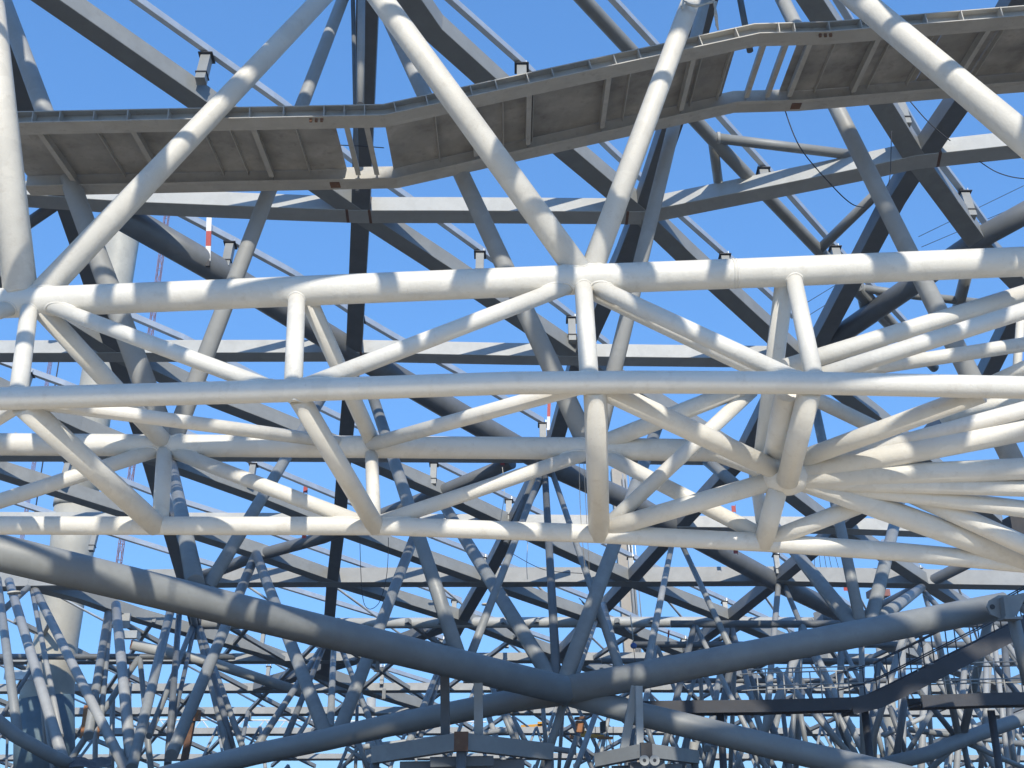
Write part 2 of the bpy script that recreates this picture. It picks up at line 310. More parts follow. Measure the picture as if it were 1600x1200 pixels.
# ------------------------------------------------------------------ the roof grid goes on overhead and behind the viewer
def overhead():
    def rp(x, y, off=0): return V((x, y, CAMZ+Z0+off+SL*y))
    e = thing('overhead_roof_grid', 'roof grid of grey beams continuing overhead and behind the viewer', 'roof grid', rp(0, 0))
    ys = [20.5-6.3*k for k in range(5)]
    for y in ys: sweep('cross_beam', [rp(-34, y), rp(34, y)], rect(BW, BH), LGREY, e, RN)
    for k in range(-6, 7):
        x = k*7.4
        sweep('diagonal_beam', [rp(x, ys[0], AO), rp(x-16, ys[-1], AO)], rect(BW, 0.66), GREYB, e, RN)
        sweep('back_diagonal_beam', [rp(x+2, ys[0], BO), rp(x+19, ys[-1], BO)], rect(BW, 0.58), GREYB, e, RN)
        sweep('purlin', [rp(x+3.1, ys[0], 1.47), rp(x-13, ys[-1], 1.47)], rect(0.17, 0.27, 0, 0.01), GALV, e, RN)
    # unseen sheets and hung panels, added to cast broken shade on props and pipes
    def strips(name, y0, y1, zoff, mat):
        y = y0
        while y < y1:
            wd = random.uniform(1.2, 3.6); gap = random.choice((0.5, 0.9, 1.4, 2.0))
            x = -30+random.uniform(-3, 0)
            while x < 30:
                ln = random.uniform(2.0, 6.5); rot = random.uniform(-0.25, 0.25)
                ax = V((math.cos(rot), math.sin(rot), SL*math.sin(rot))).normalized(); ay = RN.cross(ax)
                box(name, rp(x+ln/2, y+wd/2, zoff+random.uniform(0, 0.2)), ax*ln/2, ay*wd/2*1.04, RN*0.03, mat, e)
                x += ln+random.choice((1.5, 2.5, 4.0, 5.5))
            y += wd+gap
    strips('shade_sheet', -6.0, 14.0, 1.80, GALV)
    strips('shade_panel', 10.6, 13.4, -7.9, PLATE)
    for x in range(-30, 31, 6):
        for y in (8.0, 14.2):
            vs, fs = tube_geo([rp(x, y, -7.85), rp(x, y, 0.3)], 0.03, 8); finish('shade_panel_rod', vs, fs, GALV, e, True)  # rods carrying the added shade panels
def shade_truss():  # unseen truss added along the sun line to shade the near chord
    off = sdir*9.5
    e = thing('shade_pipe_truss', 'white pipe truss added overhead, out of view, to cast shadow bands on the chords', 'truss', P(800, 598, 14)+off)
    lo = [P(x, y, 14.0)+off for x, y in ((-700, 641), (-30, 624), (400, 612), (800, 598.5), (1000, 597), (1290, 600))]
    lo += [lo[-1]+V((5, -0.25, 0.9)), lo[-1]+V((12, -0.6, 2.2))]
    tube('chord', lo, WHITE, r=0.15, parent=e)
    up = [V((p.x, p.y+2.2, p.z+6.2)) for p in lo]
    tube('chord', up, WHITE, r=0.12, parent=e)
    def at(q, x):
        for a, b in zip(q, q[1:]):
            if a.x <= x <= b.x: return a.lerp(b, (x-a.x)/(b.x-a.x))
        return q[-1]
    x = -12.0; k = 0
    while x < 14:
        w = random.uniform(1.3, 2.9)
        a, b = (lo, up) if k % 2 else (up, lo)
        tube('brace', [at(a, x), at(b, x+w)], WHITE, r=random.choice((0.14, 0.19, 0.25)), parent=e)
        if k % 4 == 0: tube('post', [at(lo, x+.3), at(up, x+.2)], WHITE, r=0.14, parent=e)
        x += w; k += 1
shade_truss()
overhead()

# ------------------------------------------------------------------ the white space truss
YT, YN, YB, YD = 15.0, 14.0, 17.6, 16.8
wt = thing('white_space_truss', 'big white painted pipe truss crossing the whole picture in front of the grey roof', 'truss', P(400, 720, 15.5))
tc = tube('top_chord', [(-500, 494, YT), (-30, 475, YT), (200, 466, YT), (800, 441, YT), (1200, 425.5, YT), (1640, 407, YT), (2000, 393, YT)], WHITE, w=47, parent=wt, seg=48)
tc['label'] = 'thickest white chord, with soft shadow bands'
tube('near_chord', [(-500, 636, YN), (-30, 624, YN), (400, 612, YN), (800, 598.5, YN), (1000, 597, YN), (1240, 598, YN), (1640, 606.5, YN), (2000, 615, YN)], WHITE, w=36, parent=wt, seg=40)
tube('far_chord', [(-500, 691, YB), (-30, 694, YB), (400, 697, YB), (930, 701, YB), (1120, 704, YB), (1228, 742, 16.3)], WHITE, w=35, parent=wt, seg=40)
tube('bottom_chord', [(-500, 820, YD), (-30, 821, YD), (600, 822, YD), (930, 834, YD), (1200, 848, YD), (1400, 862, YD), (1640, 884, YD), (1900, 908, YD)], WHITE, w=29, parent=wt, seg=40)
CHORDS = []
def add_chord(pts, w, k):
    q = [pt(p) for p in pts]; CHORDS.append((q, wr(w, q[len(q)//2])))
def weld(o, a, b, r):
    # bead along the true intersection curve of a brace (a, b, r) with the chord its end runs into
    for e0, e1 in ((a, b), (b, a)):
        best = None
        for q, R in CHORDS:
            for c0, c1 in zip(q, q[1:]):
                u = (c1-c0); L = u.length; u = u/L; t = max(0, min(L, (e0-c0).dot(u))); d = (e0-(c0+u*t)).length
                if best is None or d < best[0]: best = (d, c0, u, R)
        d_, c0, u, R = best
        if d_ > R*0.95 or R < r*0.9: continue
        d = (e1-e0).normalized(); s_ = d.cross(u)
        if s_.length < 0.2: continue
        s_.normalize(); w_ = s_.cross(d); loop = []
        for j in range(40):
            an = 2*math.pi*j/40; o_ = e0+(s_*math.cos(an)+w_*math.sin(an))*r-c0
            op = o_-u*o_.dot(u); dp = d-u*d.dot(u)
            A = dp.dot(dp); B = op.dot(dp); Cc = op.dot(op)-R*R; D = B*B-A*Cc
            if D < 0: loop = None; break
            loop.append(c0+o_+d*((-B+math.sqrt(D))/A))
        if not loop: continue
        vs, fs = [], []; n = len(loop); rb = random.uniform(0.013, 0.019)
        for i, p in enumerate(loop):
            t = (loop[(i+1) % n]-loop[i-1]).normalized(); x = t.cross(d).normalized(); y = t.cross(x)
            rr = rb*random.uniform(0.85, 1.2)
            for k in range(6): vs.append(p+(x*math.cos(k*math.pi/3)+y*math.sin(k*math.pi/3))*rr)
        for i in range(n):
            for k in range(6): fs.append((i*6+k, i*6+(k+1) % 6, ((i+1) % n)*6+(k+1) % 6, ((i+1) % n)*6+k))
        finish('weld_bead', vs, fs, WHITE, o, True)
add_chord([(-500, 494, YT), (800, 441, YT), (2000, 393, YT)], 47, 0)
add_chord([(-500, 636, YN), (-30, 624, YN), (400, 612, YN), (800, 598.5, YN), (1000, 597, YN), (1240, 598, YN), (1640, 606.5, YN)], 36, 0)
add_chord([(-500, 691, YB), (400, 697, YB), (1120, 704, YB)], 35, 0)
add_chord([(-30, 821, YD), (600, 822, YD), (930, 834, YD), (1200, 848, YD), (1400, 862, YD), (1640, 884, YD)], 29, 0)
def br(x1, y1, Y1, x2, y2, Y2, w, par=wt, name='brace', mat=WHITE):
    a, b = P(x1, y1, Y1), P(x2, y2, Y2); o = tube(name, [a, b], mat, w=w, parent=par, seg=32)
    weld(o, a, b, wr(w, (a+b)/2)); return o
br(40, 473, YT, -230, 560, YN, 26); br(47, 472, YT, 28, 622, YN, 27, name='post'); br(60, 471, YT, 435, 611, YN, 25)
br(464, 456, YT, 458, 611, YN, 28, name='post'); br(905, 440, YT, 470, 607, YN, 27); br(911, 437, YT, 921, 598, YN, 29, name='post')
br(915, 440, YT, 1250, 596, YN, 27); br(915, 451, YT, 1425, 696, YB, 24); br(1238, 426, YT, 1274, 598, YN, 27, name='post')
br(1228, 426, YT, 1185, 765, YB, 29)
br(62, 480, YT, 262, 697, YB, 30); br(478, 460, YT, 586, 699, YB, 26)
br(36, 632, YN+.1, 245, 822, YD, 36); br(466, 620, YN+.1, 588, 824, YD, 31); br(930, 606, YN+.1, 936, 835, YD, 35, name='post')
br(258, 695, YB, 250, 822, YD, 25, name='post'); br(580, 698, YB, 585, 823, YD, 21, name='post')
br(40, 626, YN+.1, 540, 693, YB, 22); br(570, 697, YB, 905, 604, YN+.1, 24); br(-60, 690, YB, 40, 626, YN+.1, 22)
br(-120, 822, YD, 260, 698, YB, 24); br(262, 702, YB, 565, 817, YD, 23); br(590, 818, YD, 935, 702, YB, 23)
# to the branch node on the right
YC = 16.0
br(922, 598, YN+.12, 1228, 742, YC, 33); br(936, 830, YD, 1228, 745, YC, 29); br(945, 825, YD, 1175, 610, 16.7, 23); br(935, 695, YB, 1160, 606, 16.6, 27)
br(935, 706, YB, 1200, 842, YD, 24); br(1196, 846, YD, 1352, 786, 16.35, 27)
br(1230, 612, 14.4, 1203, 750, 16.6, 36); br(1265, 610, YN+.1, 1230, 752, YC-0.25, 35, name='post'); br(1216, 760, YC, 1193, 850, YD, 31, name='post'); br(1178, 730, YB, 1196, 846, YD, 20, name='post')
# chord splice weld and paint-run patch
for x in (1148, 1143):
    p, q = P(x, 427.5, YT), P(x+3, 427.4, YT); vs, fs = tube_geo([p, q], wr(47, p)+0.004, 48); finish('weld_seam', vs, fs, WHITE, tc, True)
vf = thing('white_branch_fan', 'fan of white pipes spreading to the right from one branch node', 'truss', P(1228, 760, YC))
hub = bmesh.new(); bmesh.ops.create_uvsphere(hub, u_segments=32, v_segments=20, radius=0.30)
me = bpy.data.meshes.new('hub'); hub.to_mesh(me); hub.free()
for p_ in me.polygons: p_.use_smooth = True
link('hub', me, WHITE, vf, P(1228, 746, YC)).scale = (1.15, 1, 0.9)
for a in ((1235, 724, YC, 1535, 614, YN+.15, 30), (1290, 724, YC, 1700, 614, 15, 27), (1238, 742, YC, 1700, 652, 15.2, 36), (1238, 749, YC, 1700, 728, 15.5, 34),
          (1240, 751, YC, 1700, 766, 15.7, 27), (1245, 751, YC+.1, 1700, 808, YC, 27), (1238, 744, YC, 1620, 882, YD, 36), (1380, 752, 16.2, 1690, 892, 16.4, 30),
          (1225, 575, 14.9, 1720, 421, 16.3, 27), (1275, 590, 14.4, 1720, 447, 14.6, 27), (1345, 577, 15.6, 1720, 520, 15.8, 23), (1597, 470, 17.5, 1585, 625, 17.5, 13), (1470, 652, 16.3, 1700, 596, 16, 20), (1545, 600, 15.5, 1720, 520, 15, 22)):
    br(*a, par=vf, name='branch')

# ------------------------------------------------------------------ the inclined props between truss and roof
PGR = 'inclined props rising from the white truss'
def prop(pts, w, label, mat, ext=0.0, seg=40):
    q = [pt(p) for p in pts]
    if ext: q.append(q[-1]+(q[-1]-q[-2]).normalized()*ext)
    o = tag(tube('inclined_prop', q, mat, r=wr(w, q[0]), seg=seg), label, 'prop', PGR); weld(o, q[0], q[1], wr(w, q[0])); return o
prop([(33, 465, YT), (-17, 0, 15.4)], 51, 'thick white prop along the left edge, banded with shadows', WHITE, 12)
prop([(56, 468, YT), (505, -5, 19.5)], 41, 'white prop rising from lower left to the top, darker towards its upper end', WHITE, 5)
prop([(262, 697, YB), (5, 0, 22.5)], 37, 'grey white prop behind the left gangway end, leaning left', PGREY, 3)
prop([(270, 690, YB), (535, 0, 24)], 29, 'slim grey prop leaning right behind the left half of the gangway', PGREY, 2)
prop([(916, 440, YT), (596, 0, 15.3)], 42, 'thick white prop from the central white node up to the left', WHITE, 9)
prop([(918, 440, YT), (1080, 0, 16.8)], 37, 'white prop from the central white node up to the right', WHITE, 7)
prop([(922, 703, YB), (594, 0, 23)], 33, 'shaded grey prop behind the gangway, left of the central prop', PGREY, 2)
prop([(930, 700, YB), (1101, 0, 23)], 27, 'pale grey prop with a box beam behind it, right of the central white node', PGREY, 2)
prop([(1700, 300, 13.5), (1342, 0, 16.2)], 50, 'thick white prop crossing the upper right corner', WHITE, 9)
prop([(1590, 735, YB), (1223, 0, 23)], 33, 'pale grey prop passing behind the right part of the gangway', PGREY, 2)
tag(tube('hanger_post', [(565, -20, 18.9), (563, 163, 18.8)], PGREY, w=12), 'pale vertical pipe standing on the gangway edge with a rusty foot', 'post')
tag(tube('hanger_post', [(551, -20, 24), (558, 300, 24)], GREYB, w=7), 'thin dark vertical rod beside the pale vertical pipe at top', 'post')
tag(tube('hanger_post', [(1153, -20, 24), (1172, 80, 24)], GREYB, w=10), 'short dark rod above the gangway, right of the roped prop', 'post')

# ------------------------------------------------------------------ the gangway
def gangway():
    YNr, W = 17.6, 2.6
    def zat(x, y): return P(x, y, YNr)
    st_ = [zat(-40, 194), zat(600, 181), zat(1187, 53), zat(1300, 50), zat(1640, 22), zat(1800, 10)]
    e = thing('gangway', 'raised steel gangway seen from below, brown plates between two channel girders', 'gangway', st_[1])
    def along(px):
        """point on the near lower edge at photo column px"""
        xs = []
        for a, b in zip(st_, st_[1:]):
            for t in [i/60 for i in range(61)]:
                p = a.lerp(b, t); q = p-CAMP; xs.append((abs(800+F*q.x/cdepth(p)-px), p, (b-a).normalized()))
        return min(xs, key=lambda k: k[0])[1:]
    H = 0.34
    # near channel: web set back, flanges towards the viewer (side axis: + is away from the viewer or towards it, fixed by test)
    def chan(name, shift, s):
        pts = [p+Y_*shift for p in st_]
        a, t, f = 0.30, 0.014, 0.02
        prof = [(0, 0), (a, 0), (a, f), (t, f), (t, H-f), (a*0.55, H-f), (a*0.55, H), (0, H)]
        prof = [(x*s, z) for x, z in prof]
        if s < 0: prof = prof[::-1]
        return sweep(name, pts, prof, RAIL, e)
    gn = chan('near_girder', 0.28, 1); gn['label'] = 'near channel girder with stiffeners'
    # inner half of the near bottom flange
    sweep('flange_strip', [p+Y_*0.28 for p in st_], [(-0.1, 0.002), (-0.002, 0.002), (-0.002, 0.02), (-0.1, 0.02)], RAIL, gn)
    gf = chan('far_girder', W-0.3, -1)
    sweep('flange_strip', [p+Y_*(W-0.3) for p in st_], [(0.002, 0.002), (0.1, 0.002), (0.1, 0.02), (0.002, 0.02)], RAIL, gf)
    # web stiffeners
    for px in (12, 42, 90, 145, 190, 255, 320, 382, 442, 503, 541, 564, 625, 668, 708, 742, 780, 826, 868, 925, 966, 1005, 1070, 1105, 1155, 1220, 1245, 1300, 1350, 1400, 1455, 1512, 1570):
        p, t = along(px); s = V((t.x, 0, t.z)).normalized(); n = s.cross(Y_); n = n if n.z > 0 else -n
        box('stiffener', p+Y_*(0.28-0.115)+n*H/2, s*0.009, Y_*0.085, n*(H/2-0.022), RAIL, gn)
    # deck plates between the girders, with two gaps
    runs = [(-35, 130), (130, 305), (305, 450), (450, 512), (600, 680), (680, 790), (790, 843), (843, 1000), (1000, 1108), (1108, 1168), (1262, 1320), (1320, 1415), (1415, 1500), (1500, 1590), (1590, 1760)]
    for a, b in runs:
        pa, pb = along(a)[0], along(b)[0]; d = (pb-pa).normalized(); n = d.cross(Y_); n = n if n.z > 0 else -n
        vs, fs = [], []
        for dz in (H-0.055, H-0.042):
            vs += [pa+Y_*0.30+n*dz+d*0.006, pb+Y_*0.30+n*dz-d*0.006, pb+Y_*(W-0.31)+n*dz-d*0.006, pa+Y_*(W-0.31)+n*dz+d*0.006]
        fs = [(3, 2, 1, 0), (4, 5, 6, 7), (0, 1, 5, 4), (1, 2, 6, 5), (2, 3, 7, 6), (3, 0, 4, 7)]
        finish('deck_plate', vs, fs, PLATE, e)
    big = [49, 193, 382, 541, 570, 737, 825, 952, 1090, 1202, 1237, 1276, 1386, 1560, 1700]
    small = [130, 305, 345, 450, 680, 790, 843, 1000, 1108, 1160, 1320, 1415, 1480, 1595]
    for px in big+small:
        p, t = along(px); n = t.cross(Y_).normalized(); n = n if n.z > 0 else -n
        k = px in big; top = H-0.057; dp = 0.20 if k else 0.09; th = 0.008
        c = p+Y_*(W/2)
        gs = [box_geo(c+n*(top-dp/2), t*th, Y_*(W/2-0.305), n*dp/2)]
        if k: gs.append(box_geo(c+n*(top-dp-0.007), t*0.05, Y_*(W/2-0.42), n*0.006))
        vs, fs = merge(gs); finish('cross_rib' if k else 'plate_rib', vs, fs, RAIL, e)
    # splices with burnt paint and clips
    for px, m in ((490, YELLOW), (1290, RUST)):
        p, t = along(px); box('splice_plate', p+Y_*0.13+V((0, 0, 0.025)), t*0.13, Y_*0.12, V((0, 0, 0.012)), RUST, gn)
        box('splice_plate', p+Y_*0.255+V((0, 0, 0.12)), t*0.12, Y_*0.008, V((0, 0, 0.09)), ORANGE if m is YELLOW else RUST, gn)
        for dx in (-0.1, 0.0, 0.1):
            box('clip', p+Y_*0.05+t*dx-V((0, 0, 0.03)), t*0.025, Y_*0.02, V((0, 0, 0.035)), RUST, gn)
        box('splice_plate', p+Y_*(W-0.2)-V((0, 0, 0.012)), t*0.1, Y_*0.1, V((0, 0, 0.01)), RUST, gf)
    # two short rods standing on the deck edge
    for px in (203, 227):
        p, t = along(px); vs, fs = tube_geo([p+Y_*0.5+V((0, 0, H)), p+Y_*0.5+V((0, 0, H+0.26))], 0.013, 8); finish('rod', vs, fs, GALV, e, True)
gangway()

# ------------------------------------------------------------------ big grey chords below the truss
GG = 'thick grey pipes crossing below the truss'
def chord(pts, w, label, seg=48, mat=GREY, at=None):
    q = [pt(p) for p in pts]; r = wr(w, q[at if at is not None else len(q)//2])
    return tag(tube('grey_chord', q, mat, r=r, seg=seg), label, 'pipe', GG)
g1 = chord([P(885, 1079, 33)+(P(-30, 856.5, 24)-P(885, 1079, 33))*1.35, (200, 912, 25.85), (885, 1079, 33)], 54, 'thickest grey pipe sweeping down from the left edge to the crossing')
g2 = chord([(880, 1079, 33), (1200, 1017, 33), (1572, 946, 33)], 42, 'thick grey pipe rising from the crossing to the bracket at the right edge')
g3 = chord([(890, 1083, 33.6), (800, 1095, 34), (700, 1115, 34.6), (600, 1135, 35.3), (512, 1155, 36), (400, 1178, 37), (250, 1215, 38)], 34, 'thick grey pipe from the crossing down to the lower left')
g4 = chord([(885, 1084, 33.4), (1000, 1116, 33), (1100, 1140, 32.6), (1200, 1165, 32.3), (1340, 1197, 32), (1500, 1236, 31.6)], 38, 'thick grey pipe from the crossing down to the lower right')
g5 = chord([(1340, 1206, 41), (1450, 1178, 42), (1525, 1148, 43), (1600, 1122, 44), (1720, 1080, 45)], 22, 'medium grey pipe rising to the right edge in the lower right corner', 32)
g6 = chord([(-40, 1100, 41), (0, 1130, 42), (25, 1150, 42), (75, 1178, 43), (125, 1203, 44)], 21, 'medium grey pipe falling through the lower left corner', 32)
for gch, xs in ((g1, ((120, 889), (700, 1042))), (g2, ((1120, 1033),)), (g4, ((1060, 1130),))):
    pass

# ------------------------------------------------------------------ grey struts in clusters
def cluster(name, label, rows, base, cat='struts', mat=GREY):
    e = thing(name, label, cat, base)
    for r in rows:
        a, b, w = r[0], r[1], r[2]; m = r[3] if len(r) > 3 else mat
        tube('strut', [a, b], m, w=w, parent=e, seg=20)
    return e
R_ = None
cluster('strut_cluster', 'grey struts meeting at the crossing of the thick grey pipes', [
    ((851, 733, R_), (870, 1066, 33), 12, GREYB), ((690, 783, R_), (868, 1072, 33), 20), ((1030, 658, R_), (880, 1070, 33), 21), ((930, 972, R_), (893, 1070, 33), 10, PGREY),
    ((885, 1085, 33.6), (838, 1235, 33.9), 13)], P(880, 1085, 33))
cluster('strut_cluster', 'slim grey struts spreading down from the apex behind the central white post', [
    ((861, 733, R_), (970, 1054, 33), 10), ((848, 733, R_), (731, 1035, 31.8), 11), ((840, 733, R_), (790, 850, 45), 9, GREYB), ((943, 945, R_), (968, 1050, 33), 12)], RP(853, 735))
cluster('strut_cluster', 'grey struts standing on the middle of the thickest grey pipe', [
    ((580, 612, R_), (720, 1036, 31), 20), ((512, 608, R_), (322, 922, 27.3), 17), ((650, 832, R_), (528, 1148, 36), 18)], P(600, 1014, 30))
cluster('strut_cluster', 'grey struts hanging from the node above the thickest pipe, left', [
    ((400, 866, R_), (510, 1150, 36), 18), ((399, 868, R_), (268, 1180, 40), 17), ((268, 725, R_), (305, 912, 27), 21)], RP(400, 868))
cluster('strut_cluster', 'banded grey struts in the lower left corner in front of the cream mast', [
    ((-4, 905, R_), (28, 1150, 45), 13), ((14, 908, R_), (104, 1205, 44), 15, PGREY), ((50, 922, R_), (95, 1150, 48), 8, PGREY), ((55, 922, R_), (200, 1210, 46), 14, PGREY),
    ((181, 945, R_), (205, 1190, 47), 16, PGREY), ((169, 958, R_), (138, 1150, 48), 13), ((173, 960, R_), (158, 1120, 50), 8), ((44, 918, R_), (-30, 985, 55), 10)], P(120, 1195, 46))
cluster('strut_cluster', 'close set grey struts below the node under the thickest pipe, left of centre', [
    ((270, 940, R_), (206, 1200, 45), 15), ((281, 945, R_), (262, 1195, 48), 10, GREYB), ((301, 978, R_), (233, 1150, 50), 9), ((304, 980, R_), (266, 1150, 50), 7, GREYB),
    ((308, 980, R_), (357, 1178, 52), 10), ((312, 980, R_), (380, 1170, 52), 9), ((332, 1050, 56), (366, 1175, 53), 9, GREYB), ((298, 945, R_), (306, 985, R_), 10)], RP(303, 980))
cluster('strut_cluster', 'slim grey struts around the lower left thick pipe', [
    ((507, 1005, R_), (403, 1164, 50), 10), ((508, 1005, R_), (446, 1155, 50), 9, GREYB), ((522, 1000, R_), (516, 1138, 45), 10), ((530, 1005, R_), (600, 1180, 48), 9),
    ((492, 1108, 60), (466, 1150, 56), 7, PGREY), ((690, 1035, R_), (638, 1162, 52), 10), ((694, 1035, R_), (652, 1165, 55), 8, GREYB), ((540, 1168, 50), (606, 1210, 50), 6),
    ((562, 1165, 50), (528, 1210, 50), 6), ((556, 1150, 50), (580, 1215, 50), 8)], P(520, 1150, 48))
cluster('strut_cluster', 'grey struts rising from the right arm of the crossing', [
    ((1205, 815, R_), (1340, 985, 33), 20), ((1268, 610, R_), (1347, 985, 33), 16), ((1412, 760, R_), (1358, 982, 33), 18), ((1105, 720, R_), (1158, 765, 44), 18), ((1440, 918, R_), (1362, 975, 33.3), 17)], P(1345, 985, 33))
cluster('strut_cluster', 'slim grey struts hanging from the nodes behind the right arm of the crossing', [
    ((1216, 914, R_), (1192, 1190, 48), 10, PGREY), ((1226, 916, R_), (1342, 1192, 48), 9), ((1142, 975, R_), (1200, 1180, 46), 9), ((1064, 848, R_), (1140, 1010, 44), 9),
    ((1052, 840, R_), (1008, 1055, 36), 10, PGREY), ((1138, 975, R_), (1105, 1170, 44), 9), ((1255, 1000, 45), (1180, 1175, 44), 13, PGREY)], RP(1215, 913))
cluster('strut_cluster', 'crowded grey struts and bracing in the lower right corner', [
    ((1346, 1000, 40), (1349, 1210, 40), 9, PGREY), ((1414, 985, 40), (1348, 1208, 40), 10, PGREY), ((1212, 1045, 42), (1350, 1205, 40), 10, PGREY), ((1460, 975, 40), (1500, 1160, 43), 11, PGREY),
    ((1545, 965, 40), (1502, 1160, 43), 13), ((1538, 1020, 44), (1640, 1145, 44), 9, GREYB), ((1435, 1078, 43), (1502, 1162, 43), 9, GREYB), ((1418, 1066, 42), (1398, 1200, 42), 11, GREYB),
    ((1460, 1105, 45), (1410, 1190, 45), 8), ((1541, 1030, 48), (1540, 1140, 46), 9, PGREY), ((1445, 930, R_), (1462, 985, 44), 8), ((1440, 920, R_), (1520, 1010, 46), 9),
    ((1390, 1105, 47), (1420, 1190, 47), 8, GREYB), ((1500, 1158, 43), (1440, 1215, 43), 9), ((1505, 1158, 43), (1516, 1215, 43), 9, GREYB), ((1508, 1160, 43), (1600, 1200, 43), 8),
    ((1575, 1130, 46), (1588, 1210, 46), 8), ((1480, 1060, 50), (1510, 1130, 50), 9), ((1300, 1165, 46), (1260, 1215, 46), 8), ((1290, 1080, 50), (1330, 1180, 50), 7, GREYB),
    ((1250, 1110, 50), (1262, 1180, 50), 8), ((1420, 1140, 52), (1620, 1165, 52), 9), ((1380, 1150, 52), (1450, 1118, 52), 7, LGREY), ((1365, 1120, 50), (1385, 1200, 50), 8)], P(1450, 1200, 43))
cluster('strut_cluster', 'thin far struts between and below the crossing pipes at the bottom', [
    ((768, 1072, 50), (805, 1160, 48), 8), ((790, 1110, 50), (815, 1170, 50), 8, PGREY), ((848, 1100, 45), (855, 1190, 45), 7), ((800, 1120, 52), (830, 1175, 52), 8), ((930, 1118, 50), (895, 1215, 48), 9, PGREY),
    ((902, 1150, 50), (880, 1215, 50), 9), ((1010, 1130, 45), (1025, 1180, 45), 8, GREYB), ((1040, 1140, 48), (1060, 1180, 48), 8, PGREY), ((1075, 1150, 42), (1062, 1215, 42), 11, GREYB), ((1085, 1160, 38), (1075, 1225, 38), 14, PGREY),
    ((1110, 1170, 46), (1100, 1215, 46), 9), ((1160, 1170, 46), (1145, 1215, 46), 8), ((720, 1150, 60), (900, 1175, 60), 9, LGREY), ((560, 1168, 52), (800, 1140, 55), 8, LGREY)], P(850, 1200, 48))

# pinned bracket at the right end of the thick pipe
def bracket():
    c = P(1572, 946, 32.6); e = thing('pin_bracket', 'grey pinned gusset bracket at the right end of the thick pipe', 'bracket', c)
    def plate(px, Y, th, name, par):
        a = [P(x, y, Y) for x, y in px]; n = len(a)
        vs = a+[p+Y_*th for p in a]; fs = [tuple(range(n)), tuple(range(2*n-1, n-1, -1))]+[(i, i+n, (i+1) % n+n, (i+1) % n) for i in range(n)]
        return finish(name, vs, fs, GREY, par)
    pl = plate([(1542, 948), (1546, 938), (1560, 930), (1582, 930), (1600, 926), (1600, 938), (1590, 960), (1580, 967), (1562, 966), (1548, 960)], 32.0, 0.06, 'gusset_plate', e)
    p = P(1551, 948, 31.97); vs, fs = tube_geo([p, p+Y_*0.03], 0.07, 16); finish('dark_pin_disc', vs, fs, BLACK, pl, True)  # black disc paints the dark inside of the pin hole
    plate([(1568, 932), (1574, 932), (1580, 967), (1572, 967)], 31.7, 0.35, 'stiffener_plate', e)
    plate([(1570, 963), (1598, 963), (1598, 967), (1570, 967)], 31.6, 0.5, 'shelf_plate', e)
    tube('pipe_stub', [(1580, 940, 32.2), (1640, 925, 32.2)], GREY, w=14, parent=e); tube('pipe_stub', [(1585, 942, 32.3), (1650, 985, 32.3)], GREY, w=13, parent=e)
    tube('leg', [(1584, 968, 32.2), (1608, 1070, 32.4)], GREY, w=19, parent=e)
bracket()

# ------------------------------------------------------------------ platforms of box steel under the crossing pipes
def platform(label, cx, cy, Y, lx, ly, rx, ry, hpx, posts, rusty):
    c = P(cx, cy, Y); e = thing('support_frame', label, 'frame', c-V((0, 0, 0.3)))
    h = hpx*cdepth(c)/F
    L, Rr = P(lx, ly, Y+1.2), P(rx, ry, Y+1.8)
    for q, nm in ((L, 'left'), (Rr, 'right')):
        b = sweep('box_beam', [c, q], rect(h*0.9, h, -h/2), GREY, e)
    d = (L-c).normalized(); box('dark_end_patch', L+d*0.006, d*0.005, d.cross(Z_)*h*0.36, Z_*h*0.4, BLACK, e)  # black sheet paints the shade inside the hollow beam end
    box('corner_post', c-Y_*0.05, X_*h*0.42, Y_*h*0.42, Z_*h*0.56, RUST if rusty else BLACK, e)
    for k in (0.35, 0.7):
        a, b = c.lerp(L, k), c.lerp(Rr, k); sweep('tie_beam', [a-Z_*h*0.9, b-Z_*h*0.9], rect(h*0.5, h*0.6, -h*0.3), GREYB, e)
    for q in (c, L, Rr):
        vs, fs = tube_geo([V((q.x, q.y, 0)), q-Z_*h*0.5], h*0.3, 16); finish('leg', vs, fs, GREYB, e, True)
    for a, b, w, m in posts:
        pa, pb = P(*a), P(*b); r = wr(w, pa)
        sweep('post', [pa, pb], rect(2*r, 2*r, -r, 0.01), m, e, Y_)
    return e
platform('box steel support frame with rusty corner under the lower left thick pipe', 721, 1159, 31, 586, 1180, 858, 1175, 26, [((695, 1052, 31.6), (696, 1156, 32.2), 14, GREYB), ((747, 1048, 31.2), (748, 1154, 31.8), 14, LGREY)], True)  # post tones paint in light: left one shaded dark, right one lit pale
pf = platform('smaller box steel support frame with pierced lug, right of the crossing', 1009, 1173, 31, 935, 1188, 1085, 1183, 21, [((993, 1072, 31.8), (974, 1176, 32), 13, LGREY), ((998, 1072, 31.6), (1000, 1174, 31.6), 11, LGREY)], False)
for sx in (-1, 1):
    c = P(1015+sx*8, 1188, 30.4); vs, fs = tube_geo([c, c+Y_*0.04], 0.13, 20); finish('lug_ear', vs, fs, LGREY, pf, True)
    vs, fs = tube_geo([c-Y_*0.006, c+Y_*0.001], 0.045, 14); finish('dark_lug_disc', vs, fs, BLACK, pf, True)  # black disc on each ear paints the shade of its hole

